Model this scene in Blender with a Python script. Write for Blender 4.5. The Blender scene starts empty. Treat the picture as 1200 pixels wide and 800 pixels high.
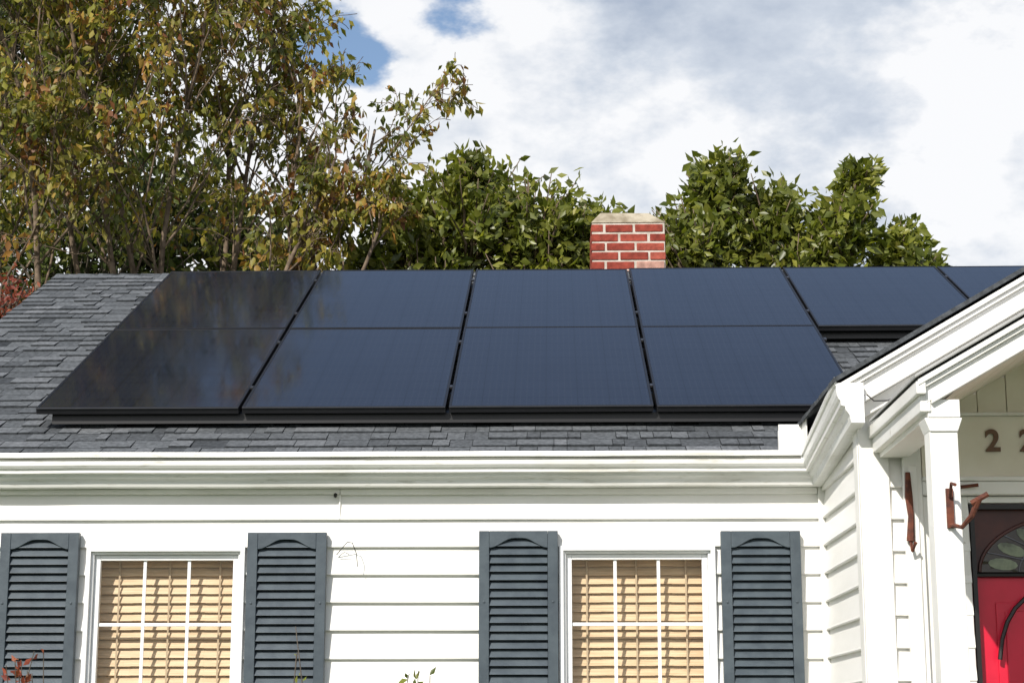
import bpy, math, random
import numpy as np
from mathutils import Vector, Matrix
random.seed(7); rng=np.random.default_rng(7)
scene=bpy.context.scene
R=math.radians
# ------------------------------------------------------------------ materials
def newmat(name):
    m=bpy.data.materials.new(name); m.use_nodes=True
    nt=m.node_tree; b=nt.nodes['Principled BSDF']
    return m,nt,b
def N(nt,t,**kw):
    n=nt.nodes.new(t)
    for k,v in kw.items(): setattr(n,k,v)
    return n
def L(nt,a,b): nt.links.new(a,b)
def noise(nt,scale,detail=4,vec=None,rough=.55,sc=None):
    tc=N(nt,'ShaderNodeTexCoord'); n=N(nt,'ShaderNodeTexNoise')
    n.inputs['Scale'].default_value=scale; n.inputs['Detail'].default_value=detail; n.inputs['Roughness'].default_value=rough
    src=tc.outputs['Object']
    if sc:
        mp=N(nt,'ShaderNodeMapping'); mp.inputs['Scale'].default_value=sc; L(nt,src,mp.inputs['Vector']); src=mp.outputs[0]
    L(nt,src,n.inputs['Vector']); return n.outputs['Fac']
def ramp(nt,fac,stops):
    r=N(nt,'ShaderNodeValToRGB'); e=r.color_ramp.elements
    while len(e)<len(stops): e.new(.5)
    for i,(p,c) in enumerate(stops):
        e[i].position=p; e[i].color=(c[0],c[1],c[2],1)
    L(nt,fac,r.inputs[0]); return r.outputs[0]
def mixc(nt,fac,a,b,mode='MIX'):
    m=N(nt,'ShaderNodeMix',data_type='RGBA',blend_type=mode)
    if isinstance(fac,(int,float)): m.inputs[0].default_value=fac
    else: L(nt,fac,m.inputs[0])
    for i,v in ((6,a),(7,b)):
        if isinstance(v,tuple): m.inputs[i].default_value=(v[0],v[1],v[2],1)
        else: L(nt,v,m.inputs[i])
    return m.outputs[2]
def bump(nt,b,h,strength=.3,dist=.01):
    n=N(nt,'ShaderNodeBump'); n.inputs['Strength'].default_value=strength; n.inputs['Distance'].default_value=dist
    L(nt,h,n.inputs['Height']); L(nt,n.outputs[0],b.inputs['Normal'])
def simple(name,col,col2=None,rough=.5,scale=8,bs=.1,bscale=60,spec=.5,sc=None,metal=0):
    m,nt,b=newmat(name); c2=col2 or tuple(x*.85 for x in col)
    f=noise(nt,scale,3,sc=sc)
    L(nt,ramp(nt,f,[(.35,c2),(.62,col)]),b.inputs['Base Color'])
    b.inputs['Roughness'].default_value=rough; b.inputs['Specular IOR Level'].default_value=spec
    b.inputs['Metallic'].default_value=metal
    if bs: bump(nt,b,noise(nt,bscale,2),bs,.004)
    return m
def attr_mat(name,stops,rough=.7,nscale=None,namt=.3,spec=.3,bs=0,bscale=100,trans=None):
    m,nt,b=newmat(name)
    a=N(nt,'ShaderNodeAttribute',attribute_name='rnd')
    c=ramp(nt,a.outputs['Fac'],stops)
    if nscale:
        f=noise(nt,nscale,2 if trans else 3)
        g=ramp(nt,f,[(.3,(1-namt,)*3),(.7,(1+namt*.3,)*3)])
        c=mixc(nt,1.0,c,g,'MULTIPLY')
    L(nt,c,b.inputs['Base Color']); b.inputs['Roughness'].default_value=rough; b.inputs['Specular IOR Level'].default_value=spec
    if bs: bump(nt,b,noise(nt,bscale,2),bs,.004)
    if trans:
        t=N(nt,'ShaderNodeBsdfTranslucent'); L(nt,mixc(nt,1.0,c,(1.6,1.7,.7),'MULTIPLY'),t.inputs[0])
        ms=N(nt,'ShaderNodeMixShader'); ms.inputs[0].default_value=trans
        L(nt,b.outputs[0],ms.inputs[1]); L(nt,t.outputs[0],ms.inputs[2])
        L(nt,ms.outputs[0],nt.nodes['Material Output'].inputs[0])
    return m
M={}
M['siding']=simple('vinyl_siding',(.87,.86,.83),(.81,.80,.765),.45,1.6,.12,35,.4,sc=(1,1,3))
# painted trim with faint peeling chips
m,nt,b=newmat('white_trim')
c=ramp(nt,noise(nt,3,3),[(.35,(.78,.77,.73)),(.62,(.86,.85,.82))])
chip=ramp(nt,noise(nt,16,4,sc=(1,1,.35)),[(.70,(1,1,1)),(.74,(.62,.58,.52))])
L(nt,mixc(nt,1.,c,chip,'MULTIPLY'),b.inputs['Base Color']); b.inputs['Roughness'].default_value=.45; M['trim']=m
M['vinyl']=simple('window_vinyl',(.84,.85,.86),(.80,.81,.82),.35,6,0)
m,nt,b=newmat('gutter_aluminium')
f=noise(nt,1.7,4,sc=(1,1,5)); f2=noise(nt,30,3,sc=(.35,1,2))
c=ramp(nt,f,[(.30,(.68,.67,.62)),(.46,(.83,.825,.80)),(.7,(.86,.855,.84))])
c2=ramp(nt,f2,[(.28,(.80,.79,.75)),(.42,(1,1,1))])
L(nt,mixc(nt,1.,c,c2,'MULTIPLY'),b.inputs['Base Color']); b.inputs['Roughness'].default_value=.4; M['gutter']=m
M['dark']=simple('gutter_shade_black',(.012,.012,.013),rough=.9,bs=0)
M['grime']=simple('gutter_grime',(.20,.20,.17),(.07,.07,.06),rough=.9,scale=7,bs=0,sc=(.4,1,1))
M['shutter']=simple('shutter_paint',(.066,.086,.102),(.046,.062,.077),.42,14,.15,120,.5)
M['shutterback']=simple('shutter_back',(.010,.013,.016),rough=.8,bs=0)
M['shingle']=attr_mat('asphalt_shingle',[(0,(.045,.050,.056)),(.45,(.130,.140,.150)),(1,(.235,.245,.26))],.95,45,.45,.1,.6,220)
M['deck']=simple('roof_underlay',(.05,.055,.06),rough=.95)
M['brick']=attr_mat('red_brick',[(0,(.25,.045,.03)),(.55,(.36,.075,.05)),(.85,(.42,.13,.09)),(1,(.50,.30,.24))],.85,22,.4,.2,.6,80)
M['mortar']=simple('lime_mortar',(.58,.53,.47),(.42,.37,.31),.95,14,.5,60,.1)
M['cap']=simple('mortar_crown',(.44,.39,.30),(.24,.20,.14),.95,9,.6,40,.1)
M['frame']=simple('panel_frame_black',(.010,.010,.012),rough=.4,bs=0)
M['alu']=simple('clamp_metal',(.12,.12,.13),rough=.35,bs=0,metal=.8)
M['ceil']=simple('beadboard_cream',(.86,.82,.71),(.80,.75,.63),.6,5,.05)
M['rust']=simple('rusty_iron',(.16,.045,.022),(.07,.022,.014),.8,40,.4,90)
M['numb']=simple('bronze_numerals',(.16,.08,.036),rough=.5,bs=0)
M['red']=simple('red_door_paint',(.66,.012,.045),(.58,.010,.038),.35,6,.06,40)
M['blind']=simple('wood_blind',(.70,.53,.34),(.56,.40,.24),.5,9,.1,60,.3,sc=(.6,1,14))
M['cord']=simple('blind_cord',(.50,.38,.25),rough=.8,bs=0)
M['interior']=simple('interior_paint',(.10,.08,.06),rough=.9,bs=0)
M['black']=simple('black_iron',(.012,.011,.011),rough=.4,bs=0)
M['maroon']=simple('maroon_stained_wood',(.085,.022,.015),(.045,.012,.010),rough=.4,bs=0)
M['bark']=simple('bark_brown',(.22,.165,.12),(.10,.075,.055),.95,14,.6,30,.1)
M['bark2']=simple('bark_grey',(.15,.125,.10),(.07,.06,.05),.95,14,.6,30,.1)
M['grass']=simple('lawn',(.065,.10,.03),(.035,.06,.018),.95,3,.6,40,.1)
M['conc']=simple('concrete',(.42,.41,.38),(.32,.31,.28),.9,4,.3,60,.2)
m,nt,b=newmat('window_glass'); out=nt.nodes['Material Output']
t=N(nt,'ShaderNodeBsdfTransparent'); t.inputs[0].default_value=(.96,.97,.965,1)
g=N(nt,'ShaderNodeBsdfGlossy'); g.inputs['Roughness'].default_value=.02
fr=N(nt,'ShaderNodeLayerWeight'); fr.inputs[0].default_value=.12
fm=N(nt,'ShaderNodeMath',operation='MULTIPLY_ADD'); L(nt,fr.outputs['Fresnel'],fm.inputs[0]); fm.inputs[1].default_value=.8; fm.inputs[2].default_value=.03
ms=N(nt,'ShaderNodeMixShader'); L(nt,fm.outputs[0],ms.inputs[0]); L(nt,t.outputs[0],ms.inputs[1]); L(nt,g.outputs[0],ms.inputs[2]); L(nt,ms.outputs[0],out.inputs[0])
M['glass']=m
m,nt,b=newmat('leaded_glass'); b.inputs['Base Color'].default_value=(.035,.028,.02,1); b.inputs['Roughness'].default_value=.1
bump(nt,b,noise(nt,14,2),.3,.02); M['dglass']=m
M['gglass']=simple('green_leaded_glass',(.20,.24,.15),(.09,.11,.07),rough=.2,scale=20)
m,nt,b=newmat('solar_glass')
tc=N(nt,'ShaderNodeTexCoord'); sx=N(nt,'ShaderNodeSeparateXYZ'); L(nt,tc.outputs['Object'],sx.inputs[0])
def grid(out,pitch,w):
    a=N(nt,'ShaderNodeMath',operation='DIVIDE'); L(nt,out,a.inputs[0]); a.inputs[1].default_value=pitch
    f=N(nt,'ShaderNodeMath',operation='FRACT'); L(nt,a.outputs[0],f.inputs[0])
    s=N(nt,'ShaderNodeMath',operation='LESS_THAN'); L(nt,f.outputs[0],s.inputs[0]); s.inputs[1].default_value=w; return s.outputs[0]
def mx(a,b_): 
    n=N(nt,'ShaderNodeMath',operation='MAXIMUM'); L(nt,a,n.inputs[0]); L(nt,b_,n.inputs[1]); return n.outputs[0]
cells=mx(grid(sx.outputs[0],.1583,.025),grid(sx.outputs[1],.1583,.025))
bus=mx(grid(sx.outputs[0],.0317,.07),grid(sx.outputs[1],.0198,.16))
nz=noise(nt,2.2,3)
base=mixc(nt,nz,(.006,.008,.016),(.011,.015,.028))
c=mixc(nt,bus,base,(.019,.023,.034)); c=mixc(nt,cells,c,(.005,.006,.010))
L(nt,c,b.inputs['Base Color'])
rr=ramp(nt,noise(nt,5,3),[(.3,(.05,)*3),(.7,(.11,)*3)]); L(nt,rr,b.inputs['Roughness'])
b.inputs['Specular IOR Level'].default_value=.42; M['solar']=m
M['leafA']=attr_mat('leaf_dark_green',[(0,(.030,.045,.014)),(.5,(.080,.105,.024)),(.8,(.14,.145,.035)),(1,(.22,.15,.04))],.6,1.2,.5,.3,trans=.25)
M['leafB']=attr_mat('leaf_autumn',[(0,(.08,.10,.018)),(.35,(.21,.21,.035)),(.65,(.38,.31,.06)),(.85,(.38,.19,.05)),(1,(.20,.08,.035))],.5,1.5,.3,.4,trans=.35)
M['leafC']=attr_mat('leaf_broad_green',[(0,(.050,.075,.015)),(.45,(.155,.18,.030)),(.85,(.31,.31,.055)),(1,(.42,.36,.09))],.40,2.2,.35,.55,trans=.36)
M['leafR']=attr_mat('leaf_maroon',[(0,(.12,.025,.02)),(.6,(.28,.07,.045)),(1,(.36,.16,.08))],.6,None,0,.3,trans=.3)
# ------------------------------------------------------------------ mesh builder
class MB:
    def __init__(s): s.v=[];s.f=[];s.m=[];s.r=[]
    def add(s,vs,fs,mat=0,r=0.5):
        o=len(s.v); s.v+= [tuple(p) for p in vs]
        for f in fs: s.f.append([i+o for i in f]); s.m.append(mat); s.r.append(r)
    def box(s,x0,x1,y0,y1,z0,z1,mat=0,r=.5):
        s.add([(x0,y0,z0),(x1,y0,z0),(x1,y1,z0),(x0,y1,z0),(x0,y0,z1),(x1,y0,z1),(x1,y1,z1),(x0,y1,z1)],
              [(0,3,2,1),(4,5,6,7),(0,1,5,4),(1,2,6,5),(2,3,7,6),(3,0,4,7)],mat,r)
    def prism(s,pts,axis,a,b,mat=0,r=.5):
        n=len(pts)
        def mk(p,t):
            if axis=='y': return (p[0],t,p[1])
            if axis=='x': return (t,p[0],p[1])
            return (p[0],p[1],t)
        vs=[mk(p,a) for p in pts]+[mk(p,b) for p in pts]
        fs=[tuple(range(n)),tuple(reversed(range(n,2*n)))]+[(i,(i+1)%n,n+(i+1)%n,n+i) for i in range(n)]
        s.add(vs,fs,mat,r)
    def tube(s,pts,rad,sides=6,mat=0,r=.5):
        o=len(s.v)
        up=Vector((0,0,1))
        for i,p in enumerate(pts):
            p=Vector(p); d=(Vector(pts[min(i+1,len(pts)-1)])-Vector(pts[max(i-1,0)]))
            d=d.normalized() if d.length>1e-6 else up
            a=d.cross(Vector((.31,.95,.1))).normalized(); b_=d.cross(a)
            rr=rad[i] if hasattr(rad,'__len__') else rad
            for k in range(sides):
                t=2*math.pi*k/sides; s.v.append(tuple(p+a*math.cos(t)*rr+b_*math.sin(t)*rr))
        for i in range(len(pts)-1):
            for k in range(sides):
                k2=(k+1)%sides
                s.f.append([o+i*sides+k,o+i*sides+k2,o+(i+1)*sides+k2,o+(i+1)*sides+k]); s.m.append(mat); s.r.append(r)
        s.f.append([o+k for k in range(sides)][::-1]); s.m.append(mat); s.r.append(r)
        e=o+(len(pts)-1)*sides
        s.f.append([e+k for k in range(sides)]); s.m.append(mat); s.r.append(r)
    def obj(s,name,mats,parent=None,bevel=0,smooth=False,fixn=True):
        me=bpy.data.meshes.new(name); me.from_pydata(s.v,[],s.f)
        for k in mats: me.materials.append(M[k])
        me.polygons.foreach_set('material_index',s.m)
        at=me.attributes.new('rnd','FLOAT','FACE'); at.data.foreach_set('value',s.r)
        if smooth: me.polygons.foreach_set('use_smooth',[True]*len(s.f))
        me.update()
        if fixn:
            import bmesh
            bm=bmesh.new(); bm.from_mesh(me); bmesh.ops.recalc_face_normals(bm,faces=bm.faces); bm.to_mesh(me); bm.free()
        ob=bpy.data.objects.new(name,me); scene.collection.objects.link(ob)
        if parent: ob.parent=parent
        if bevel:
            bv=ob.modifiers.new('b','BEVEL'); bv.width=bevel; bv.segments=2; bv.limit_method='ANGLE'; bv.angle_limit=R(40)
        return ob
def empty(name):
    e=bpy.data.objects.new(name,None); scene.collection.objects.link(e); return e
# NOTE: built with z measured from eye height (1.6 m); everything is lifted at the end
G=-1.6
house=empty('white_siding_house')
WY=8.60; PX=1.28; PY=7.47; CX=2.15; RX=3.02
# ------------------------------------------------------------------ siding
def siding(mb,p0,p1,nrm,z0,z1,opens=(),e=.13,zref=.836):
    p0=Vector(p0);p1=Vector(p1);nrm=Vector(nrm); Ln=(p1-p0).length; d=(p1-p0)/Ln
    k0=math.floor((z0-zref)/e); z=zref+k0*e
    while z<z1-1e-4:
        zb=max(z,z0); zt=min(z+e,z1); segs=[(0,Ln)]
        for (a,b_,oz0,oz1) in opens:
            if zb+.01<oz1 and zt-.01>oz0:
                ns=[]
                for s0,s1 in segs:
                    if b_<=s0 or a>=s1: ns.append((s0,s1)); continue
                    if a>s0: ns.append((s0,a))
                    if b_<s1: ns.append((b_,s1))
                segs=ns
        for s0,s1 in segs:
            nseg=max(1,int((s1-s0)/.35))
            j0=random.uniform(-.0012,.0012)
            cols=[]
            for q_ in range(nseg+1):
                s_=s0+(s1-s0)*q_/nseg; j=j0+random.uniform(-.0012,.0012); jz=random.uniform(-.0009,.0009)
                prof=[(.0,zb-.001),(.021+j,zb-.001+jz),(.023+j,zb+.004+jz),(.021+j,zb+.011),(.004,zt),(0,zt)]
                cols.append([( (p0+d*s_+nrm*o).x,(p0+d*s_+nrm*o).y,zz) for o,zz in prof])
            n=6; vs=sum(cols,[]); fs=[]
            for q_ in range(nseg):
                fs+=[(q_*n+i,q_*n+i+1,(q_+1)*n+i+1,(q_+1)*n+i) for i in range(n-1)]
            fs+=[tuple(range(n)),tuple(range(nseg*n,nseg*n+n))]
            mb.add(vs,fs)
        z+=e
wins=[(-2.215,-1.462),(.018,.752)]
WZ0,WZ1=-.464,.836
mb=MB()
x00=-3.3
siding(mb,(x00,WY),(PX,WY),(0,-1),G+.3,1.113,[(a-x00,b_-x00,WZ0,WZ1) for a,b_ in wins])
siding(mb,(PX,WY),(PX,PY),(-1,0),G+.3,1.28)
DX0,DX1,DZ1=1.69,2.61,.917
siding(mb,(PX,PY),(RX,PY),(0,-1),G+.3,1.28,[(DX0-PX-.0,DX1-PX+.0,G,DZ1)])
siding(mb,(RX,PY),(RX,WY),(1,0),G+.3,1.28)
siding(mb,(RX,WY),(7.0,WY),(0,-1),G+.3,1.113)
mb.obj('siding',['siding'],house)
mb=MB()
def wallseg(x0,x1,z0,z1,y0=WY+.002,y1=WY+.10): mb.box(x0,x1,y0,y1,z0,z1)
xs=[x00+.002]+[v for w in wins for v in w]+[PX+.05]
wallseg(xs[0],xs[1],G,1.2);wallseg(xs[2],xs[3],G,1.2);wallseg(xs[4],xs[5],G,1.2)
for a,b_ in wins: wallseg(a,b_,G,WZ0);wallseg(a,b_,WZ1,1.2)
mb.box(PX+.003,PX+.1,PY+.1,WY,G,1.25); mb.box(RX-.1,RX-.003,PY+.1,WY,G,1.25)
mb.box(PX+.003,DX0,PY+.003,PY+.099,G,1.25); mb.box(DX1,RX-.003,PY+.003,PY+.099,G,1.25); mb.box(DX0,DX1,PY+.003,PY+.099,DZ1,1.25)
mb.box(RX+.002,6.99,WY+.002,WY+.1,G,1.2)
mb.box(x00+.002,6.99,15.8,15.9,G,1.2)
for xa,xb in ((x00,x00+.1),(6.89,6.99)):
    mb.prism([(WY+.103,G),(15.797,G),(15.797,1.2),(12.21,2.98),(WY+.103,1.27)],'x',xa,xb)
mb.prism([(PX+.01,1.252),(RX-.01,1.252),(CX,1.86)],'y',PY+.01,PY+.06)
mb.obj('walls',['siding'],house)
mb=MB(); mb.box(x00+.11,6.88,9.3,9.35,G+.1,1.1); mb.box(x00+.11,6.88,8.75,15.7,G+.05,G+.1); mb.obj('interior_partition',['interior'],house)
mb=MB()
mb.box(PX-.028,PX+.093,PY-.03,PY+.001,G+.3,1.30)
mb.box(PX-.03,PX-.001,PY+.003,PY+.10,G+.3,1.30)
mb.box(PX-.038,PX-.001,WY-.036,WY-.002,G+.3,1.13)
mb.box(-1.024,-1.016,WY-.025,WY-.0195,.968,1.083)
mb.box(RX-.093,RX+.028,PY-.03,PY+.001,G+.3,1.30)
mb.box(x00-.03,-1.02,WY-.030,WY-.001,1.088,1.112); mb.box(-1.018,PX-.04,WY-.030,WY-.001,1.083,1.112)
mb.obj('corner_trim',['trim'],house,.003)
# ------------------------------------------------------------------ gutter + crown (swept)
prof=[(.02,1.245),(.186,1.245),(.188,1.262),(.2,1.264),(.203,1.256),(.2,1.240),(.190,1.236),(.189,1.222),(.186,1.205),(.176,1.193),(.165,1.187),(.163,1.172),(.138,1.168),(.134,1.155),(.124,1.149),(.112,1.140),(.107,1.124),(.102,1.114),(.02,1.113)]
n=len(prof); k=.66; rise=.135
def ring(fn): return [fn(o,z) for o,z in prof]
mb=MB()
rings=[]; NX=14
for i in range(NX):
    x=-3.52+(PX-.2*k+3.52)*i/NX; jz=random.uniform(-.0015,.0015)
    rings.append(ring(lambda o,z:(x,WY-o,z+jz)))
rings+=[ring(lambda o,z:(PX-o*k,WY-o,z)),ring(lambda o,z:(PX-o*k-.003,7.335,z+rise+(z-1.245)*.25))]
vs=sum(rings,[]); fs=[]
for i in range(len(rings)-1):
    for j in range(n):
        j2=(j+1)%n; fs.append((i*n+j,i*n+j2,(i+1)*n+j2,(i+1)*n+j))
fs+= [tuple(range(n)),tuple(range((len(rings)-1)*n,len(rings)*n))]
mb.add(vs,fs)
rings=[ring(lambda o,z:(RX+o*k,7.335,z+rise)),ring(lambda o,z:(RX+o*k,WY-o,z)),ring(lambda o,z:(7.2,WY-o,z))]
vs=sum(rings,[]); fs=[]
for i in range(2):
    for j in range(n):
        j2=(j+1)%n; fs.append((i*n+j,i*n+j2,(i+1)*n+j2,(i+1)*n+j))
fs+= [tuple(range(n)),tuple(range(2*n,3*n))]
mb.add(vs,fs)
mb.obj('gutter',['gutter'],house)
mb=MB(); mb.box(-3.5,PX-.14,WY-.183,WY-.03,1.2455,1.247); mb.obj('gutter_shade_sheet',['dark'],house)  # near-black sheet on the closed gutter top, painted-in shade of the trough
mb=MB()
mb.box(-3.5,PX-.135,WY-.1935,WY-.189,1.2285,1.2365); mb.obj('gutter_grime_line',['grime'],house)
mb=MB()
mb.box(1.045,1.152,8.402,8.408,1.25,1.385); mb.box(1.152,1.158,8.25,8.408,1.26,1.41); mb.box(1.045,1.051,8.409,8.44,1.25,1.36)
mb.obj('splash_guard',['trim'],house,.002)
# ------------------------------------------------------------------ main roof
th=math.atan(.488); cs,sn=math.cos(th),math.sin(th)
RY0,RZ0=8.475,1.2557; SL=(12.21-RY0)/cs
def rp(x,s,nn): return (x,RY0+s*cs-sn*nn,RZ0+s*sn+cs*nn)
mb=MB()
XL,XR=-3.46,7.15
yr,zr=rp(0,SL,0)[1:]
mb.prism([(RY0+.01,RZ0-.001),(yr,zr-.004),(2*yr-RY0,RZ0-.004),(2*yr-RY0,RZ0-.05),(yr,zr-.06),(RY0+.01,RZ0-.024)],'x',XL+.01,XR-.01)
mb.obj('roof_deck',['deck'],house)
mb=MB(); e=.118; row=0; s=0
while s<SL:
    s1=min(s+e+.02,SL)
    x=XL-random.uniform(0,.1)
    rowt=random.uniform(-.04,.04)
    while x<XR:
        w=random.choice([.06,.085,.11,.15,.19])*random.uniform(.85,1.15)
        h=random.choice([.006,.013,.016]); x1=min(x+w-.003,XR); xa=max(x,XL)
        if x1>xa+.01:
            tone=min(1,max(0,random.gauss(.48,.11)+rowt-(0.11 if h<.01 else 0)))
            sj=random.uniform(-.003,.003)
            a=[rp(xa,s+sj,0),rp(x1,s+sj,0),rp(x1,s1,0.001),rp(xa,s1,0.001),rp(xa,s+sj,h),rp(x1,s+sj,h),rp(x1,s1,.003),rp(xa,s1,.003)]
            mb.add(a,[(4,5,6,7)],0,tone); mb.add(a,[(0,1,5,4),(1,2,6,5),(3,0,4,7)],0,tone*.2)  # tab edges toned far darker: shadow lines put into the colour
        x+=w
    s+=e; row+=1
s=0
while s<SL-.001:
    sb=min(s+e,SL)
    a=[rp(XL,s,.006),rp(XR,s,.006),rp(XR,sb,.001),rp(XL,sb,.001)]
    a=[(p[0],2*yr-p[1],p[2]) for p in a]
    mb.add(a,[(0,1,2,3)],0,.4+.2*random.random()); s+=e
x=XL
while x<XR:
    hh=.010; f_=(yr-.12*cs,zr-.12*sn); tn=random.uniform(.25,.65)
    mb.add([(x,f_[0],f_[1]+hh),(x+.15,f_[0],f_[1]+hh-.004),(x+.15,yr,zr+hh),(x,yr,zr+hh+.005),(x,2*yr-f_[0],f_[1]+hh),(x+.15,2*yr-f_[0],f_[1]+hh-.004),(x,f_[0]-.002,f_[1]-.004),(x+.15,f_[0]-.002,f_[1]-.004)],[(0,1,2,3),(3,2,5,4),(6,7,1,0)],0,tn)
    x+=.148
mb.obj('roof_shingles',['shingle'],house,fixn=False)
mb=MB()
mb.prism([(RY0,RZ0-.02),(yr,zr-.02),(yr,zr-.16),(RY0+.05,RZ0-.14)],'x',XL-.005,XL+.02)
mb.prism([(2*yr-RY0,RZ0-.02),(yr,zr-.02),(yr,zr-.16),(2*yr-RY0-.05,RZ0-.14)],'x',XL-.005,XL+.02)
mb.obj('rake_board',['trim'],house)
# ------------------------------------------------------------------ entry gable
def rake(mb,xe,ze,slope,t,bt,y0,y1,mat=0):
    zc=ze+slope*(CX-xe)
    mb.prism([(xe,ze+t),(CX,zc+t),(CX,zc+bt),(xe,ze+bt)],'y',y0,y1,mat)
    xm=2*CX-xe
    mb.prism([(xm,ze+t),(CX+.0005,zc+t),(CX+.0005,zc+bt),(xm,ze+bt)],'y',y0,y1,mat)
gx,gz,gs=1.16,1.392,.580
mb=MB()
for i in range(14):
    y0=7.325+i*.137
    rake(mb,gx-.02,gz,gs,.006-(0.004 if i%2 else 0),-.014,y0,y0+.1365,0)
rake(mb,gx-.02,gz,gs,.004,-.014,7.325+14*.137,10.2,0)
for i in range(len(mb.r)): mb.r[i]=random.uniform(.1,.5)
mb.obj('gable_roof_shingles',['shingle'],house)
mb=MB()
rake(mb,gx,gz,gs,-.016,-.040,7.338,7.50)
rake(mb,gx+.02,gz+.02*gs,gs,-.0405,-.062,7.352,7.50)
rake(mb,gx+.04,gz+.04*gs,gs,-.0625,-.125,7.372,7.50)
rake(mb,gx+.06,gz+.06*gs,gs,-.1255,-.15,7.36,7.50)
rake(mb,gx+.08,gz+.08*gs,gs,-.1505,-.21,7.405,7.469)
mb.obj('gable_rake_moulding',['trim'],house,.004)
mb=MB()
hx,hz,hs=1.297,1.225,.575; HY=6.40
rake(mb,hx-.012,hz,hs,.006,-.006,HY-.012,7.36,1)
rake(mb,hx,hz,hs,-.008,-.032,HY,7.4)
rake(mb,hx+.015,hz+.015*hs,hs,-.0325,-.052,HY+.014,6.50)
rake(mb,hx+.03,hz+.03*hs,hs,-.0525,-.108,HY+.03,6.50)
rake(mb,hx+.05,hz+.05*hs,hs,-.1085,-.122,HY+.02,6.52)
for sgn in (0,1):
    def X(a,b_): return (a,b_) if not sgn else (2*CX-b_,2*CX-a)
    x0,x1=X(1.292,1.325); mb.box(x0,x1,HY+.004,7.435,1.165,1.212)
    x0,x1=X(1.308,1.345); mb.box(x0,x1,HY+.032,7.436,1.105,1.1645)
    x0,x1=X(1.335,1.45); mb.box(x0,x1,6.44,7.437,1.085,1.150)
M['greyrub']=simple('drip_edge_grey',(.42,.42,.41),rough=.7)
mb.obj('porch_hood_trim',['trim','greyrub'],house,.003)
mb=MB()
def zc_(x): return hz-.122+hs*(x-hx)
npl=7; w=(CX-1.46)/npl
for i in range(npl):
    xa=1.45+i*w; xb=xa+w-.004
    mb.prism([(xa,zc_(xa)),(xb,zc_(xb)),(xb,zc_(xb)+.012),(xa,zc_(xa)+.012)],'y',6.525,7.46)
    mb.prism([(2*CX-xa,zc_(xa)),(2*CX-xb,zc_(xb)),(2*CX-xb,zc_(xb)+.012),(2*CX-xa,zc_(xa)+.012)],'y',6.525,7.46)
mb.prism([(1.45,zc_(1.45)+.014),(CX,zc_(CX)+.014),(2.85,zc_(1.45)+.014),(2.85,zc_(1.45)+.05),(CX,zc_(CX)+.05),(1.45,zc_(1.45)+.05)],'y',6.525,7.45)
mb.box(1.505,2.795,7.425,7.449,1.005,1.255)
x=1.505
while x<2.79:
    xb=min(x+.118,2.795); xc=(x+xb)/2; zt=hz-.13+hs*((xc if xc<CX else 2*CX-xc)-hx)
    if zt>1.29: mb.box(x,xb-.001,7.43,7.449,1.262,zt+.03)
    x+=.1205
mb.obj('porch_ceiling_boards',['ceil'],house,.0015)
mb=MB()
mb.box(1.50,2.80,7.395,7.4495,.985,1.003); mb.box(1.50,2.80,7.41,7.4495,.93,.984); mb.box(1.50,2.80,7.40,7.4235,1.255,1.268)
mb.box(1.425,1.50,7.415,7.4495,G+.35,1.13); mb.box(2.80,2.875,7.415,7.4495,G+.35,1.13)
mb.box(1.445,1.48,7.405,7.4145,G+.5,1.05)
mb.box(1.503,1.60,7.44,7.47,G+.35,.928); mb.box(2.70,2.797,7.44,7.47,G+.35,.928)
mb.box(1.603,DX0,7.452,7.56,G+.35,.928); mb.box(DX1,2.697,7.452,7.56,G+.35,.928); mb.box(DX0,DX1,7.452,7.56,.90,.928)
mb.obj('door_casing',['trim'],house,.004)
mb=MB()
for x0 in (1.34,2*CX-1.44):
    mb.box(x0,x0+.1,6.45,6.55,G+.36,1.085)
    mb.box(x0-.015,x0+.115,6.435,6.565,G+.36,G+.50); mb.prism([(x0-.0,1.035),(x0+.1,1.035),(x0+.118,1.084),(x0-.018,1.084)],'y',6.442,6.558)
mb.obj('porch_post',['trim'],house,.004)
mb=MB(); mb.box(1.15,3.15,6.2,7.46,G,G+.35); mb.box(1.45,2.85,5.85,6.199,G,G+.18); mb.obj('porch_steps',['conc'],house,.01)
mb=MB(); mb.box(x00-.02,PX-.003,WY-.012,WY+.0,G,G+.3); mb.box(PX-.012,PX,PY,WY-.013,G,G+.3); mb.box(RX,6.99,WY-.012,WY,G,G+.3); mb.obj('foundation',['conc'],house)
def numeral(ch,x):
    c=bpy.data.curves.new('house_number','FONT'); c.body=ch; c.size=.125; c.extrude=.004; c.bevel_depth=.0012; c.offset=.002
    o=bpy.data.objects.new('house_number',c); scene.collection.objects.link(o); o.rotation_euler=(R(90),0,0); o.location=(x,7.417,1.11); c.materials.append(M['numb']); o.parent=house
for i,ch in enumerate('2214'): numeral(ch,1.765+i*.14)
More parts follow.
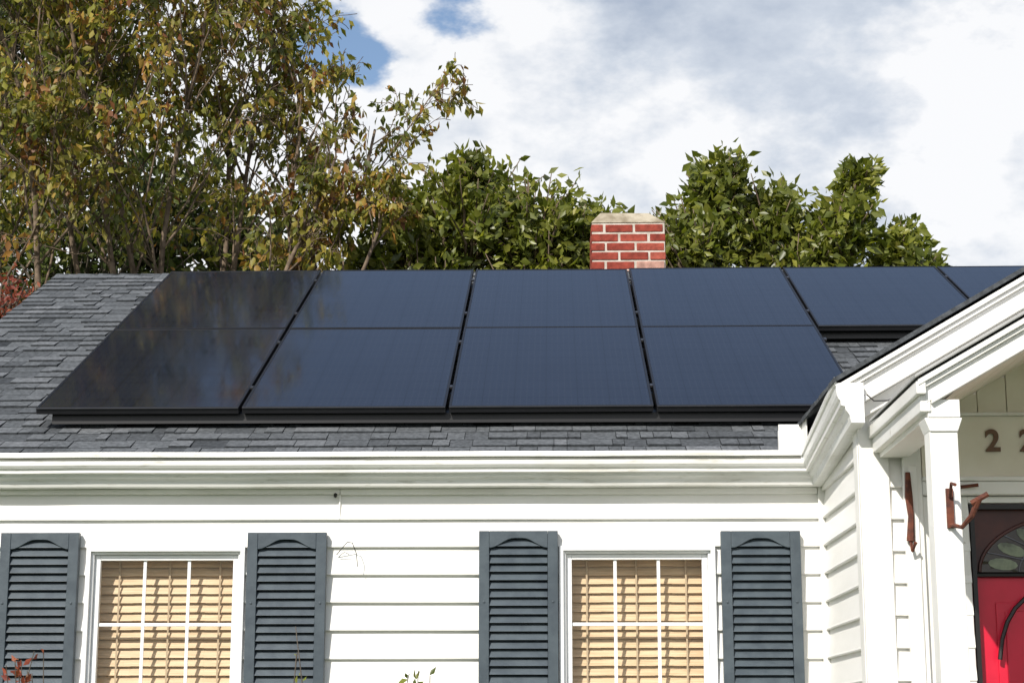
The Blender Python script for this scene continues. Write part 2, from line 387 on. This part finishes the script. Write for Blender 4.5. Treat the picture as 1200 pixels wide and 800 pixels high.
# door
mb=MB()
mb.box(DX0+.003,DX1-.003,7.50,7.545,G+.36,.897,0)
for (xa,xb) in ((DX0+.10,CX-.045),(CX+.045,DX1-.10)):
    for (za,zb) in ((-.98,-.42),(-.34,.50)):
        mb.box(xa,xb,7.492,7.4995,za,zb,0); mb.box(xa+.035,xb-.035,7.486,7.4915,za+.035,zb-.035,0)
mb.obj('front_door',['red'],house,.006)
def ell(rx,rz,a0,a1,cx_,cz_,y,nn=26): return [(cx_+rx*math.cos(t),y,cz_+rz*math.sin(t)) for t in np.linspace(a0,a1,nn)]
mb=MB()
FZ=.61; cx,cz=CX,FZ+.012
mb.box(DX0+.012,DX1-.012,7.488,7.4985,FZ,.885,3)
mb.prism([(p[0],p[2]) for p in ell(.42,.235,0,math.pi,cx,cz,0)],'y',7.480,7.4875,0)
mb.tube(ell(.42,.235,0,math.pi,cx,cz,7.480),.007,6,3)
for f_ in (.62,.30): mb.tube(ell(.42*f_,.235*f_,0,math.pi,cx,cz,7.479),.004,6,2)
mb.tube([(DX0+.012,7.484,FZ),(DX1-.012,7.484,FZ)],.010,6,1)
for a in range(20,180,20):
    t=R(a); mb.tube([(cx+.126*math.cos(t),7.478,cz+.07*math.sin(t)),(cx+.41*math.cos(t),7.478,cz+.23*math.sin(t))],.003,5,2)
for a in range(10,180,20):
    t=R(a); c0=(cx+.33*math.cos(t),cz+.18*math.sin(t)); rad=Vector((.42*math.cos(t),.235*math.sin(t))).normalized(); tg=Vector((-rad.y,rad.x))
    P_=[]
    for q in np.linspace(0,2*math.pi,13)[:-1]:
        v=rad*math.cos(q)*.060+tg*math.sin(q)*.024; P_.append((c0[0]+v.x,c0[1]+v.y))
    mb.prism(P_,'y',7.4770,7.4795,4)
mb.obj('door_fanlight',['dglass','black','alu','maroon','gglass'],house)
mb=MB()
y=7.462
mb.box(DX0+.005,DX0+.022,y-.012,y+.012,G+.37,.895); mb.box(DX1-.022,DX1-.005,y-.012,y+.012,G+.37,.895); mb.box(DX0+.023,DX1-.023,y-.012,y+.012,.875,.895)
def scroll(x0,z0,sx_,sz):
    P=[]
    for t in np.linspace(0,1,40):
        a=t*math.pi*3.2; r=.20*(1-t)**1.1+.012
        P.append((x0+sx_*r*math.cos(a),y,z0+sz*r*math.sin(a)*1.5))
    mb.tube(P,.009,6)
scroll(DX0+.31,.27,-1,1); scroll(DX1-.31,.27,1,1); scroll(DX0+.31,-.42,-1,-1); scroll(DX1-.31,-.42,1,-1)
mb.tube([(DX0+.02,y,-.08),(DX1-.02,y,-.08)],.009,6)
mb.obj('storm_door_scrollwork',['black'],house)
mb=MB()
mb.box(1.385,1.41,6.437,6.4495,.69,.83); mb.tube([(1.397,6.43,.70),(1.42,6.37,.685),(1.445,6.32,.72),(1.465,6.29,.775)],[.008,.008,.010,.012],8); mb.tube([(1.397,6.43,.80),(1.392,6.38,.84),(1.397,6.34,.83)],.006,6); mb.tube([(1.44,6.30,.76),(1.495,6.28,.79)],.010,7)
mb.tube([(1.44,7.40,1.02),(1.44,7.40,.92),(1.445,7.395,.84),(1.44,7.40,.74)],[.010,.016,.012,.017],8)
mb.tube([(1.44,7.40,.74),(1.44,7.37,.70),(1.45,7.35,.73)],.008,6)
mb.tube([(1.60,7.41,.955),(1.72,7.38,.965)],.007,6)
mb.obj('iron_brackets',['rust'],house)
# ------------------------------------------------------------------ windows
for (a,b_) in wins:
    mb=MB()
    zt,zb=WZ1+.002,WZ0
    t=.022
    mb.box(a,a+t,8.562,8.70,zb,zt);mb.box(b_-t,b_,8.562,8.70,zb,zt)
    mb.box(a+t,b_-t,8.562,8.70,zt-t,zt);mb.box(a+t-.0,b_-t,8.555,8.70,zb,zb+.03)
    a1,b1,z1=a+t,b_-t,zt-t
    s_=.012
    mb.box(a1,a1+s_,8.582,8.69,zb+.03,z1);mb.box(b1-s_,b1,8.582,8.69,zb+.03,z1);mb.box(a1+s_,b1-s_,8.582,8.69,z1-s_,z1)
    a2,b2,z2=a1+s_+.001,b1-s_-.001,z1-s_-.001
    fr=.026; mr=.15
    def sash(z0,z1_,y):
        mb.box(a2,a2+fr,y,y+.03,z0,z1_);mb.box(b2-fr,b2,y,y+.03,z0,z1_)
        mb.box(a2+fr,b2-fr,y,y+.03,z1_-fr,z1_);mb.box(a2+fr,b2-fr,y,y+.03,z0,z0+fr)
        ga,gb,g0,g1=a2+fr,b2-fr,z0+fr,z1_-fr
        for i in (1,2):
            x=ga+(gb-ga)*i/3; mb.box(x-.008,x+.008,y+.010,y+.018,g0,g1)
        zm=(g0+g1)/2; mb.box(ga,gb,y+.0105,y+.0175,zm-.008,zm+.008)
        return ga,gb,g0,g1,y+.0195
    q=[sash(mr,z2,8.602),sash(zb+.031,mr-.002,8.640)]
    mb.obj('window_frame',['vinyl'],house,.0025)
    mb=MB()
    for ga,gb,g0,g1,y in q: mb.add([(ga-.003,y,g0-.003),(gb+.003,y,g0-.003),(gb+.003,y,g1+.003),(ga-.003,y,g1+.003)],[(0,1,2,3)])
    mb.obj('window_glass',['glass'],house,fixn=False)
    mb=MB()
    z=zt-.06
    while z>zb+.05:
        tl=R(64+random.uniform(-3,3)); w=.0265; dz=w*math.sin(tl); dy=w*math.cos(tl); yc=8.70
        tj=random.uniform(-.0015,.0015)
        P_=[(yc-dy,z-dz),(yc-dy+.003,z-dz-.001),(yc+dy+.003,z+dz),(yc+dy,z+dz+.002)]
        xs_=np.linspace(a+.03,b_-.03,9)
        for i_ in range(8):
            m_=(xs_[i_]+xs_[i_+1])/2; sg=-.0012*abs(math.sin((m_-a)/(b_-a)*math.pi*3))
            mb.prism([(p[0],p[1]+tj+sg) for p in P_],'x',xs_[i_],xs_[i_+1]-.0001,0)
        z-=.0425
    mb.box(a+.037,b_-.037,8.675,8.72,zt-.05,zt-.022,0)
    for fx in (.18,.5,.82):
        x=a+(b_-a)*fx; mb.box(x-.004,x+.004,8.6805,8.6825,zb+.05,zt-.05,1)
    mb.obj('wooden_blinds',['blind','cord'],house)
# ------------------------------------------------------------------ shutters
for (a,b_) in ((-2.618,-2.246),(-1.448,-1.075),(-.358,.014),(.776,1.148)):
    mb=MB(); z0,z1=-.62,.905+random.uniform(-.003,.003); st=.048; y0,y1=8.536,8.574
    a=a+random.uniform(-.002,.002)
    mb.box(a,a+st,y0,y1,z0,z1,0);mb.box(b_-st,b_,y0,y1,z0,z1,0)
    xa,xb=a+st+.0005,b_-st-.0005; pts=[(xa,z1),(xb,z1)]
    for t in np.linspace(1,0,17):
        x=xa+(xb-xa)*t; u=abs(2*t-1); hgt=.034+.045*(1-math.cos(min(1,max(0,(u-.15)/.85))*math.pi))/2
        pts.append((x,z1-hgt))
    mb.prism(pts,'y',y0+.001,y1,0)
    mb.box(xa,xb,y0+.001,y1,z0,z0+.09,0); mb.box(xa,xb,y0+.001,y1,.02,.09,0)
    z=z1-.055
    while z>z0+.11:
        if not(.0<z<.11):
            mb.prism([(y0+.004,z-.016),(y0+.010,z-.0185),(y1-.006,z+.014),(y1-.006,z+.019),(y1-.012,z+.019)],'x',xa,xb,0)
        z-=.0395
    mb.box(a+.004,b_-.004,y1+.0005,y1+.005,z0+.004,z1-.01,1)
    for x in (a+.024,b_-.024):
        for z in (z1-.33,z1-1.1): mb.tube([(x,y0-.004,z),(x,y0+.001,z)],.006,8,0)
    mb.obj('shutter',['shutter','shutterback'],house,.002)
mb=MB()
mb.tube([(-1.03,8.575,.80),(-1.0,8.55,.83),(-.975,8.53,.855),(-.95,8.52,.85),(-.93,8.52,.80),(-.925,8.53,.74)],.002,5)
mb.tube([(-1.02,8.575,.79),(-.99,8.55,.81),(-.97,8.56,.80)],.0016,5)
mb.tube([(-1.04,8.57,1.085),(-1.04,8.56,1.075)],.009,6)
mb.tube([(1.275,7.33,1.33),(1.30,7.31,1.30),(1.36,7.33,1.305),(1.43,7.37,1.34)],.003,5)
mb.obj('loose_cable',['black'],house)
# ------------------------------------------------------------------ chimney
mb=MB()
x0,x1,y0,y1=.272,.808,12.65,13.20; zt=3.56; zb=2.4
mb.box(x0+.006,x1-.006,y0+.006,y1-.006,zb,zt-.002,1)
ch=.0685; z=zt-ch; r_=0
while z>zb:
    off=(0 if r_%2 else .105)+random.uniform(-.008,.008)
    def run(A,B,fn):
        x=A-off
        while x<B-.001:
            xa=max(x,A); xb=min(x+.200,B)
            if xb-xa>.02: fn(xa,xb)
            x+=.214
    hz_=ch-.014
    def br(a0_,a1_,a2_,a3_):
        j=random.uniform(-.004,.004); tone=random.random()**1.2; jz=random.uniform(-.0015,.0015)
        mb.box(a0_+random.uniform(0,.003),a1_-random.uniform(0,.004),a2_+j,a3_,z+jz,z+hz_+jz,0,tone)
    run(x0,x1,lambda p,q_:br(p,q_,y0,y0+.05))
    run(x0,x1,lambda p,q_:mb.box(p,q_,y1-.05,y1,z,z+hz_,0,random.random()))
    run(y0+.051,y1-.051,lambda p,q_:mb.box(x0,x0+.05,p,q_,z,z+hz_,0,random.random()))
    run(y0+.051,y1-.051,lambda p,q_:mb.box(x1-.05,x1,p,q_,z,z+hz_,0,random.random()))
    z-=ch; r_+=1
mb.obj('chimney',['brick','mortar'],house,.004)
mb=MB()
a_=[(x0-.004,y0-.004,zt),(x1+.004,y0-.004,zt),(x1+.004,y1+.004,zt),(x0-.004,y1+.004,zt),(x0+.07,y0+.10,zt+.105),(x1-.11,y0+.10,zt+.10),(x1-.11,y1-.10,zt+.105),(x0+.07,y1-.10,zt+.105)]
mb.add(a_,[(0,3,2,1),(4,5,6,7),(0,1,5,4),(1,2,6,5),(2,3,7,6),(3,0,4,7)])
mb.obj('chimney_crown',['cap'],house,.012)
# ------------------------------------------------------------------ solar panels
PW,PH=1.005,1.645; px0=-2.562; pitch=1.022
def panel(col,rw):
    mb=MB(); t=.034; fw=.011
    mb.box(0,PW,0,fw,-t,0,1);mb.box(0,PW,PH-fw,PH,-t,0,1);mb.box(0,fw,fw,PH-fw,-t,0,1);mb.box(PW-fw,PW,fw,PH-fw,-t,0,1)
    mb.box(fw,PW-fw,fw,PH-fw,-.008,-.0025,0)
    if rw==0 or col>3: mb.box(.001,PW-.001,-.006,-.0005,-.006,-.001,2)
    if col<6:
        for yy in (.35,1.3): mb.box(PW+.001,pitch-.001,yy,yy+.035,-.01,.003,2)
    o=mb.obj('solar_panel',['solar','frame','alu'],None,.0012)
    s0=rw*(PH+.012)
    o.location=(px0+col*pitch,8.80+s0*cs,1.548+s0*sn); o.rotation_euler=(th+R(random.uniform(-.12,.12)),R(random.uniform(-.12,.12)),0)
for c_ in range(4): panel(c_,0)
for c_ in range(7): panel(c_,1)
mb=MB()
def rail(s,xa,xb,feet=True):
    y=8.80+s*cs+sn*.066; z=1.548+s*sn-cs*.066
    mb.prism([(y-.02,z-.034),(y+.02,z-.014),(y+.02,z+.034),(y-.02,z+.014)],'x',xa,xb)
    x=xa+.3
    while feet and x<xb:
        mb.box(x,x+.04,y-.03,y+.03,z-.085,z-.01); x+=1.2
rail(.045,px0+.07,px0+4*pitch-.05,False); rail(1.72,px0+4*pitch,px0+7*pitch-.05,False)  # footless rails added to block sun and deepen the shade below the panels
for s in (.38,1.28): rail(s,px0+.05,px0+4*pitch-.05)
for s in (2.03,2.95): rail(s,px0+.05,px0+7*pitch-.05)
mb.obj('solar_mounting_and_shade_rails',['frame'],None)
# ------------------------------------------------------------------ ground
mb=MB(); mb.add([(-400,-400,G),(400,-400,G),(400,400,G),(-400,400,G)],[(0,1,2,3)]); mb.obj('ground',['grass'],None,fixn=False)
mb=MB(); mb.box(1.55,2.75,-1.5,5.84,G+.004,G+.03); mb.obj('front_path',['conc'],None,.005)
mb=MB(); mb.add([(-60,-12,G+.004),(60,-12,G+.004),(60,-4,G+.004),(-60,-4,G+.004)],[(0,1,2,3)])
M['asph']=simple('asphalt',(.055,.055,.055),(.04,.04,.042),.95,20,.4,80,.1); mb.obj('road',['asph'],None,fixn=False)
# ------------------------------------------------------------------ trees
def leaves(P,D,size,asp=.42,droop=.3,sizevar=.35,fold=.25):
    P=np.asarray(P);D=np.asarray(D);n=len(P)
    D=D+rng.normal(0,.55,(n,3)); D[:,2]-=droop; D/=np.linalg.norm(D,axis=1)[:,None]+1e-9
    Q=rng.normal(0,1,(n,3)); Q[:,2]*=.5; S=np.cross(D,Q); S/=np.linalg.norm(S,axis=1)[:,None]+1e-9
    U=np.cross(S,D)
    l=(size*(1+rng.uniform(-sizevar,sizevar,n)))[:,None]; w=l*asp*.5
    m_=P+D*l*.45
    V=np.stack([P,m_+S*w+U*w*fold,P+D*l-U*l*.06,m_-S*w+U*w*fold],1).reshape(-1,3)
    return V,n
def leafobj(name,P,D,size,mat,parent,tone=None,**kw):
    V,n=leaves(P,D,size,**kw)
    me=bpy.data.meshes.new(name)
    me.vertices.add(4*n); me.vertices.foreach_set('co',V.astype(np.float32).ravel())
    idx=np.arange(n)[:,None]*4
    F=np.concatenate([idx+np.array([[0,1,2]]),idx+np.array([[0,2,3]])],1).reshape(-1)
    me.loops.add(len(F)); me.loops.foreach_set('vertex_index',F.astype(np.int32))
    me.polygons.add(2*n); me.polygons.foreach_set('loop_start',(np.arange(2*n)*3).astype(np.int32)); 
    me.materials.append(M[mat]); me.update(calc_edges=True); me.validate()
    if tone is None: tone=rng.beta(2,2.2,n)
    at=me.attributes.new('rnd','FLOAT','FACE'); at.data.foreach_set('value',np.repeat(tone,2).astype(np.float32))
    o=bpy.data.objects.new(name,me); scene.collection.objects.link(o); o.parent=parent
    return o
def rv(s=1.): return Vector((random.gauss(0,s),random.gauss(0,s),random.gauss(0,s)))
def curve_pts(a,b_,n=5,j=.1):
    a=Vector(a);b_=Vector(b_);L_=(b_-a).length
    return [a.lerp(b_,i/n)+(rv(j*L_/n*1.2) if 0<i<n else Vector()) for i in range(n+1)]
def blob_tree(name,base,fork,blobs,shoots,lps,size,mat,bark,asp=.42,up=.7,droop=.3,trunk=.16,slen=.8,tb=(2,2.2)):
    e_=empty(name); mb=MB()
    base=Vector(base);fork=Vector(fork)
    mb.tube(curve_pts(base,fork,5,.08),[trunk*1.3,trunk*1.1,trunk,trunk*.95,trunk*.9,trunk*.8],8)
    P=[];D=[];T=[]
    for (c,rd,dens) in blobs:
        c=Vector(c); rd=Vector(rd)
        start=c-Vector((0,0,rd.z*.7))
        mb.tube(curve_pts(fork,start,4,.12),[trunk*.55,trunk*.45,trunk*.35,trunk*.28,trunk*.2],6)
        for i in range(int(shoots*dens)):
            d=rv().normalized(); 
            q=random.uniform(.15,.8)
            s0=c+Vector((d.x*rd.x,d.y*rd.y,d.z*rd.z))*q
            dr=(Vector((d.x,d.y,d.z*.7))+Vector((0,0,up))+rv(.25)).normalized()
            ln=slen*random.uniform(.5,1.15)*min(rd)
            tip=s0+dr*ln
            if i%2==0: mb.tube([start.lerp(s0,.3),start.lerp(s0,.75)+rv(.04),s0,s0.lerp(tip,.6),tip],[trunk*.12,.016,.011,.007,.004],4)
            tt=random.betavariate(*tb)
            for k_ in range(lps):
                t=(k_+random.random())/lps
                P.append(s0.lerp(tip,t)+rv(.035)); dd=(rv(.8)+dr*.6); D.append(dd); T.append(min(1,max(0,tt*.6+random.betavariate(*tb)*.45+random.uniform(-.1,.1))))
    mb.obj(name+'_limbs',[bark],e_,smooth=True,fixn=False)
    leafobj(name+'_leaves',[tuple(p) for p in P],[tuple(p) for p in D],size,mat,e_,tone=np.array(T),asp=asp,droop=droop)
    return e_
blob_tree('oak_tree',(-6.2,21.5,G),(-6.0,21.5,3.2),[((-7.2,21.5,6.6),(1.9,1.5,1.9),1.4),((-5.9,21,8.2),(1.3,1.3,1.4),1.0),((-7.1,21,8.6),(1.2,1.2,1.2),1.0),((-6.9,21.2,10.4),(1.8,1.6,1.7),.9),((-4.9,21.2,6.1),(1.2,1.2,1.2),1.1),((-3.75,21,5.4),(.8,1.,.8),.8),((-5.6,20.6,5.2),(1.6,1,1.3),1.0),((-6.2,21.5,12.2),(1.5,1.4,1.3),.7)],190,14,.12,'leafA','bark2',asp=.5,trunk=.26,slen=.6)
blob_tree('magnolia_tree',(-.7,17.3,G),(-.7,17.3,2.6),[((-.85,17.2,4.75),(.50,.6,.60),1.1),((-1.48,17.3,4.42),(.44,.55,.55),.9),((-.20,17.2,4.62),(.46,.55,.50),.9),((.34,17.3,4.5),(.42,.5,.42),.85),((-.85,17.2,5.25),(.22,.3,.24),.28),((-1.85,17.2,4.25),(.25,.3,.3),.3),((.0,17.2,3.7),(1.2,.8,.6),.8),((-1.2,17.2,3.9),(.7,.6,.5),.7)],180,13,.115,'leafC','bark',asp=.5,up=.9,trunk=.12,slen=1.0)
blob_tree('magnolia_tree',(2.3,17.3,G),(2.3,17.3,2.6),[((1.42,17.2,4.45),(.40,.5,.55),1.1),((1.62,17.2,5.1),(.28,.33,.34),.5),((2.10,17.3,4.7),(.34,.45,.55),.85),((2.42,17.2,4.35),(.3,.4,.4),.5),((2.80,17.2,4.65),(.28,.4,.52),.75),((2.98,17.2,5.2),(.15,.2,.26),.25),((3.42,17.3,4.4),(.25,.35,.42),.6),((3.72,17.3,4.15),(.20,.3,.32),.35),((2.4,17.2,3.7),(1.4,.8,.6),1.0)],175,13,.115,'leafC','bark',asp=.5,up=1.0,trunk=.12,slen=1.0)
blob_tree('japanese_maple',(-4.3,13.2,G),(-4.3,13.2,1.2),[((-4.16,13.2,2.86),(.36,.42,.46),1.)],170,12,.05,'leafR','bark2',asp=.5,up=.3,trunk=.05)
# multi-stem autumn tree
tree=empty('birch_tree'); mb=MB(); LP=[];LD=[];LT=[]
def grow(p,d,ln,r,dep,tone=.5):
    n=5; pts=[Vector(p)]; rr=[r]; d=Vector(d).normalized()
    for i in range(n):
        d=(d+rv(.10 if dep<2 else .17)+Vector((0,0,.06 if dep<2 else (-.03 if dep==2 else -.10)))).normalized()
        pts.append(pts[-1]+d*ln/n); rr.append(max(.0035,r*(1-.6*(i+1)/n)))
    mb.tube(pts,rr,6 if dep<2 else 4)
    if dep>=3:
        for i in range(1,n+1):
            for _ in range(2):
                if random.random()<LPROB:
                    LP.append(tuple(pts[i].lerp(pts[i-1],random.random())+rv(.03))); LD.append((d.x*.4,d.y*.4,-.5)); LT.append(min(1,max(0,tone+random.gauss(0,.2))))
        return
    nc={0:11,1:6,2:5}[dep]
    for c in range(nc):
        t=random.uniform(.2 if dep==0 else .15,1.); i=min(n-1,int(t*n)); q=pts[i].lerp(pts[i+1],t*n-i)
        ax=rv().normalized(); side=d.cross(ax).normalized()
        nd=(d*random.uniform(.6,1.)+side*random.uniform(.4,.85)+Vector((0,0,.25))).normalized()
        grow(q,nd,ln*random.uniform(.35,.52)*(1-.3*t),max(.004,r*(1-.5*t)*random.uniform(.4,.55)),dep+1,random.gauss(.45,.2) if dep<2 else tone)
stems=[(-4.6,-.20,6.3,.85),(-4.25,-.12,6.6,.85),(-3.95,-.05,6.4,.75),(-3.6,-.02,6.6,.62),(-3.35,.05,6.2,.5),(-3.0,.13,5.2,.42),(-2.75,.20,4.2,.4),(-5.0,-.3,6.2,.9),(-3.75,.03,5.6,.6),(-2.4,.30,2.6,.35),(-2.9,.22,3.4,.3),(-5.3,-.05,6.3,.9),(-2.6,.26,4.6,.38)]
for sx_,lean,ln,LPROB in stems:
    b0=Vector((-3.7+(sx_+3.7)*.5,17+random.uniform(-.3,.3),G)); b1=Vector((sx_,16.6+random.uniform(-.5,.5),2.6))
    mb.tube(curve_pts(b0,b1,5,.05),[.065,.06,.055,.05,.045,.04],7)
    grow(b1,(lean,random.uniform(-.1,.1),1),ln*.82,.037,0)
mb.obj('birch_tree_limbs',['bark'],tree,smooth=True,fixn=False)
leafobj('birch_tree_leaves',LP,LD,.095,'leafB',tree,tone=np.array(LT),asp=.5,droop=.5)
def shrub(name,pts,mat,size,nl,bark='bark2'):
    e_=empty(name); mb=MB();P=[];D=[]
    for a,b_ in pts:
        C=curve_pts(a,b_,5,.12); mb.tube(C,[.006,.005,.004,.0035,.003,.002],5)
        for i in range(nl):
            t=random.uniform(.55,1.)*4.99; q=C[int(t)].lerp(C[int(t)+1],t-int(t)); P.append(tuple(q+rv(.006)));D.append(tuple(rv(.5)+Vector((0,0,.6))))
    mb.obj(name+'_stems',[bark],e_,fixn=False); leafobj(name+'_leaves',P,D,size,mat,e_,asp=.45,droop=0)
pp=[((-2.35+random.uniform(-.1,.1),7.9,G),(-2.32+random.uniform(-.14,.16),7.8+random.uniform(-.1,.1),random.uniform(.10,.34))) for _ in range(18)]
shrub('barberry_bush',pp,'leafR',.045,24)
pp=[((-.62+random.uniform(-.05,.05),7.9,G),(-.56+random.uniform(-.07,.05),7.8,random.uniform(.14,.25))) for _ in range(7)]
shrub('garden_shrub',pp,'leafC',.055,14)
pp=[((-1.15,8.0,G),(-1.10+random.uniform(-.04,.04),8.0,random.uniform(.3,.44))) for _ in range(3)]
shrub('bare_twig_plant',pp,'leafC',.03,5)
# ------------------------------------------------------------------ lift everything to real ground level
for o in scene.objects:
    if o.parent is None: o.location.z+=1.6
# ------------------------------------------------------------------ camera
cam=bpy.data.cameras.new('camera'); co=bpy.data.objects.new('camera',cam); scene.collection.objects.link(co)
co.location=(0,0,1.6); co.rotation_euler=(R(102),R(0),R(1.35)); cam.lens=63.9; cam.sensor_width=36; cam.clip_end=2000; cam.clip_start=.1
scene.camera=co
# ------------------------------------------------------------------ light
sd=Vector((-.38,-.74,.62)).normalized()
el=math.asin(sd.z); az=math.atan2(sd.x,sd.y)
sun=bpy.data.lights.new('sun','SUN'); sun.energy=5.0; sun.angle=R(.5); sun.color=(1,.95,.87)
so=bpy.data.objects.new('sun',sun); so.rotation_euler=sd.to_track_quat('Z','Y').to_euler(); so.location=(-10,-20,20); scene.collection.objects.link(so)
w=bpy.data.worlds.new('World'); scene.world=w; w.use_nodes=True; nt=w.node_tree; nt.nodes.clear()
out=N(nt,'ShaderNodeOutputWorld'); sky=N(nt,'ShaderNodeTexSky',sky_type='NISHITA'); sky.sun_disc=False; sky.sun_elevation=el; sky.sun_rotation=az%(2*math.pi)
b1=N(nt,'ShaderNodeBackground'); L(nt,sky.outputs[0],b1.inputs[0]); b1.inputs[1].default_value=.15
tc=N(nt,'ShaderNodeTexCoord'); G_=tc.outputs['Generated']
def wn(scale,det,loc,rough=.55,sc=(1,1,1.7)):
    mp=N(nt,'ShaderNodeMapping'); mp.inputs['Location'].default_value=loc; mp.inputs['Scale'].default_value=sc; L(nt,G_,mp.inputs[0])
    n=N(nt,'ShaderNodeTexNoise'); n.inputs['Scale'].default_value=scale; n.inputs['Detail'].default_value=det; n.inputs['Roughness'].default_value=rough; L(nt,mp.outputs[0],n.inputs['Vector']); return n.outputs['Fac']
def mth(op,a,b_=None,c=None,clamp=False):
    n=N(nt,'ShaderNodeMath',operation=op); n.use_clamp=clamp
    for i,v in enumerate((a,b_,c)):
        if v is None: continue
        if isinstance(v,(int,float)): n.inputs[i].default_value=v
        else: L(nt,v,n.inputs[i])
    return n.outputs[0]
def sstep(v,a,b_):
    n=N(nt,'ShaderNodeMapRange',interpolation_type='SMOOTHSTEP'); L(nt,v,n.inputs[0]); n.inputs[1].default_value=a; n.inputs[2].default_value=b_; return n.outputs[0]
def dist(p):
    n=N(nt,'ShaderNodeVectorMath',operation='DISTANCE'); L(nt,G_,n.inputs[0]); n.inputs[1].default_value=p; return n.outputs['Value']
nA=wn(11,6,(0,0,0),.58); nB=wn(3.6,2,(3.1,1.2,.4),.5)
sep=N(nt,'ShaderNodeSeparateXYZ'); L(nt,G_,sep.inputs[0])
def hole(p,r):
    d=mth('ADD',dist(p),mth('MULTIPLY',mth('SUBTRACT',nA,.5),.12)); return sstep(d,r*.65,r*1.5)
mask=mth('MULTIPLY',hole((-.052,.923,.388),.021),hole((-.112,.930,.350),.017))
hi=sstep(mth('ADD',sep.outputs[2],mth('MULTIPLY',mth('SUBTRACT',nB,.5),.5)),.40,.52)
mask=mth('MULTIPLY',mask,mth('SUBTRACT',1.,mth('MULTIPLY',hi,.93)))
mask=mth('MULTIPLY',mask,.97)
dk=sstep(mth('ADD',dist((.115,.922,.370)),mth('MULTIPLY',mth('SUBTRACT',nA,.5),.30)),.03,.18)
sh=mth('ADD',mth('MULTIPLY',nB,.30),mth('MULTIPLY',nA,.74)); sh=mth('ADD',sh,mth('MULTIPLY',mth('SUBTRACT',dk,.50),.18))
r=N(nt,'ShaderNodeValToRGB'); e=r.color_ramp.elements; e[0].position=.30; e[0].color=(.42,.49,.61,1); e[1].position=.62; e[1].color=(.98,.985,1.0,1)
em=e.new(.46); em.color=(.66,.715,.80,1)
L(nt,sh,r.inputs[0])
b2=N(nt,'ShaderNodeBackground'); L(nt,r.outputs[0],b2.inputs[0]); b2.inputs[1].default_value=1.0
ms=N(nt,'ShaderNodeMixShader'); L(nt,mask,ms.inputs[0]); L(nt,b1.outputs[0],ms.inputs[1]); L(nt,b2.outputs[0],ms.inputs[2]); L(nt,ms.outputs[0],out.inputs[0])
w.cycles.sampling_method='MANUAL'; w.cycles.sample_map_resolution=512
scene.view_settings.view_transform='Standard'; scene.view_settings.look='None'; scene.view_settings.exposure=0
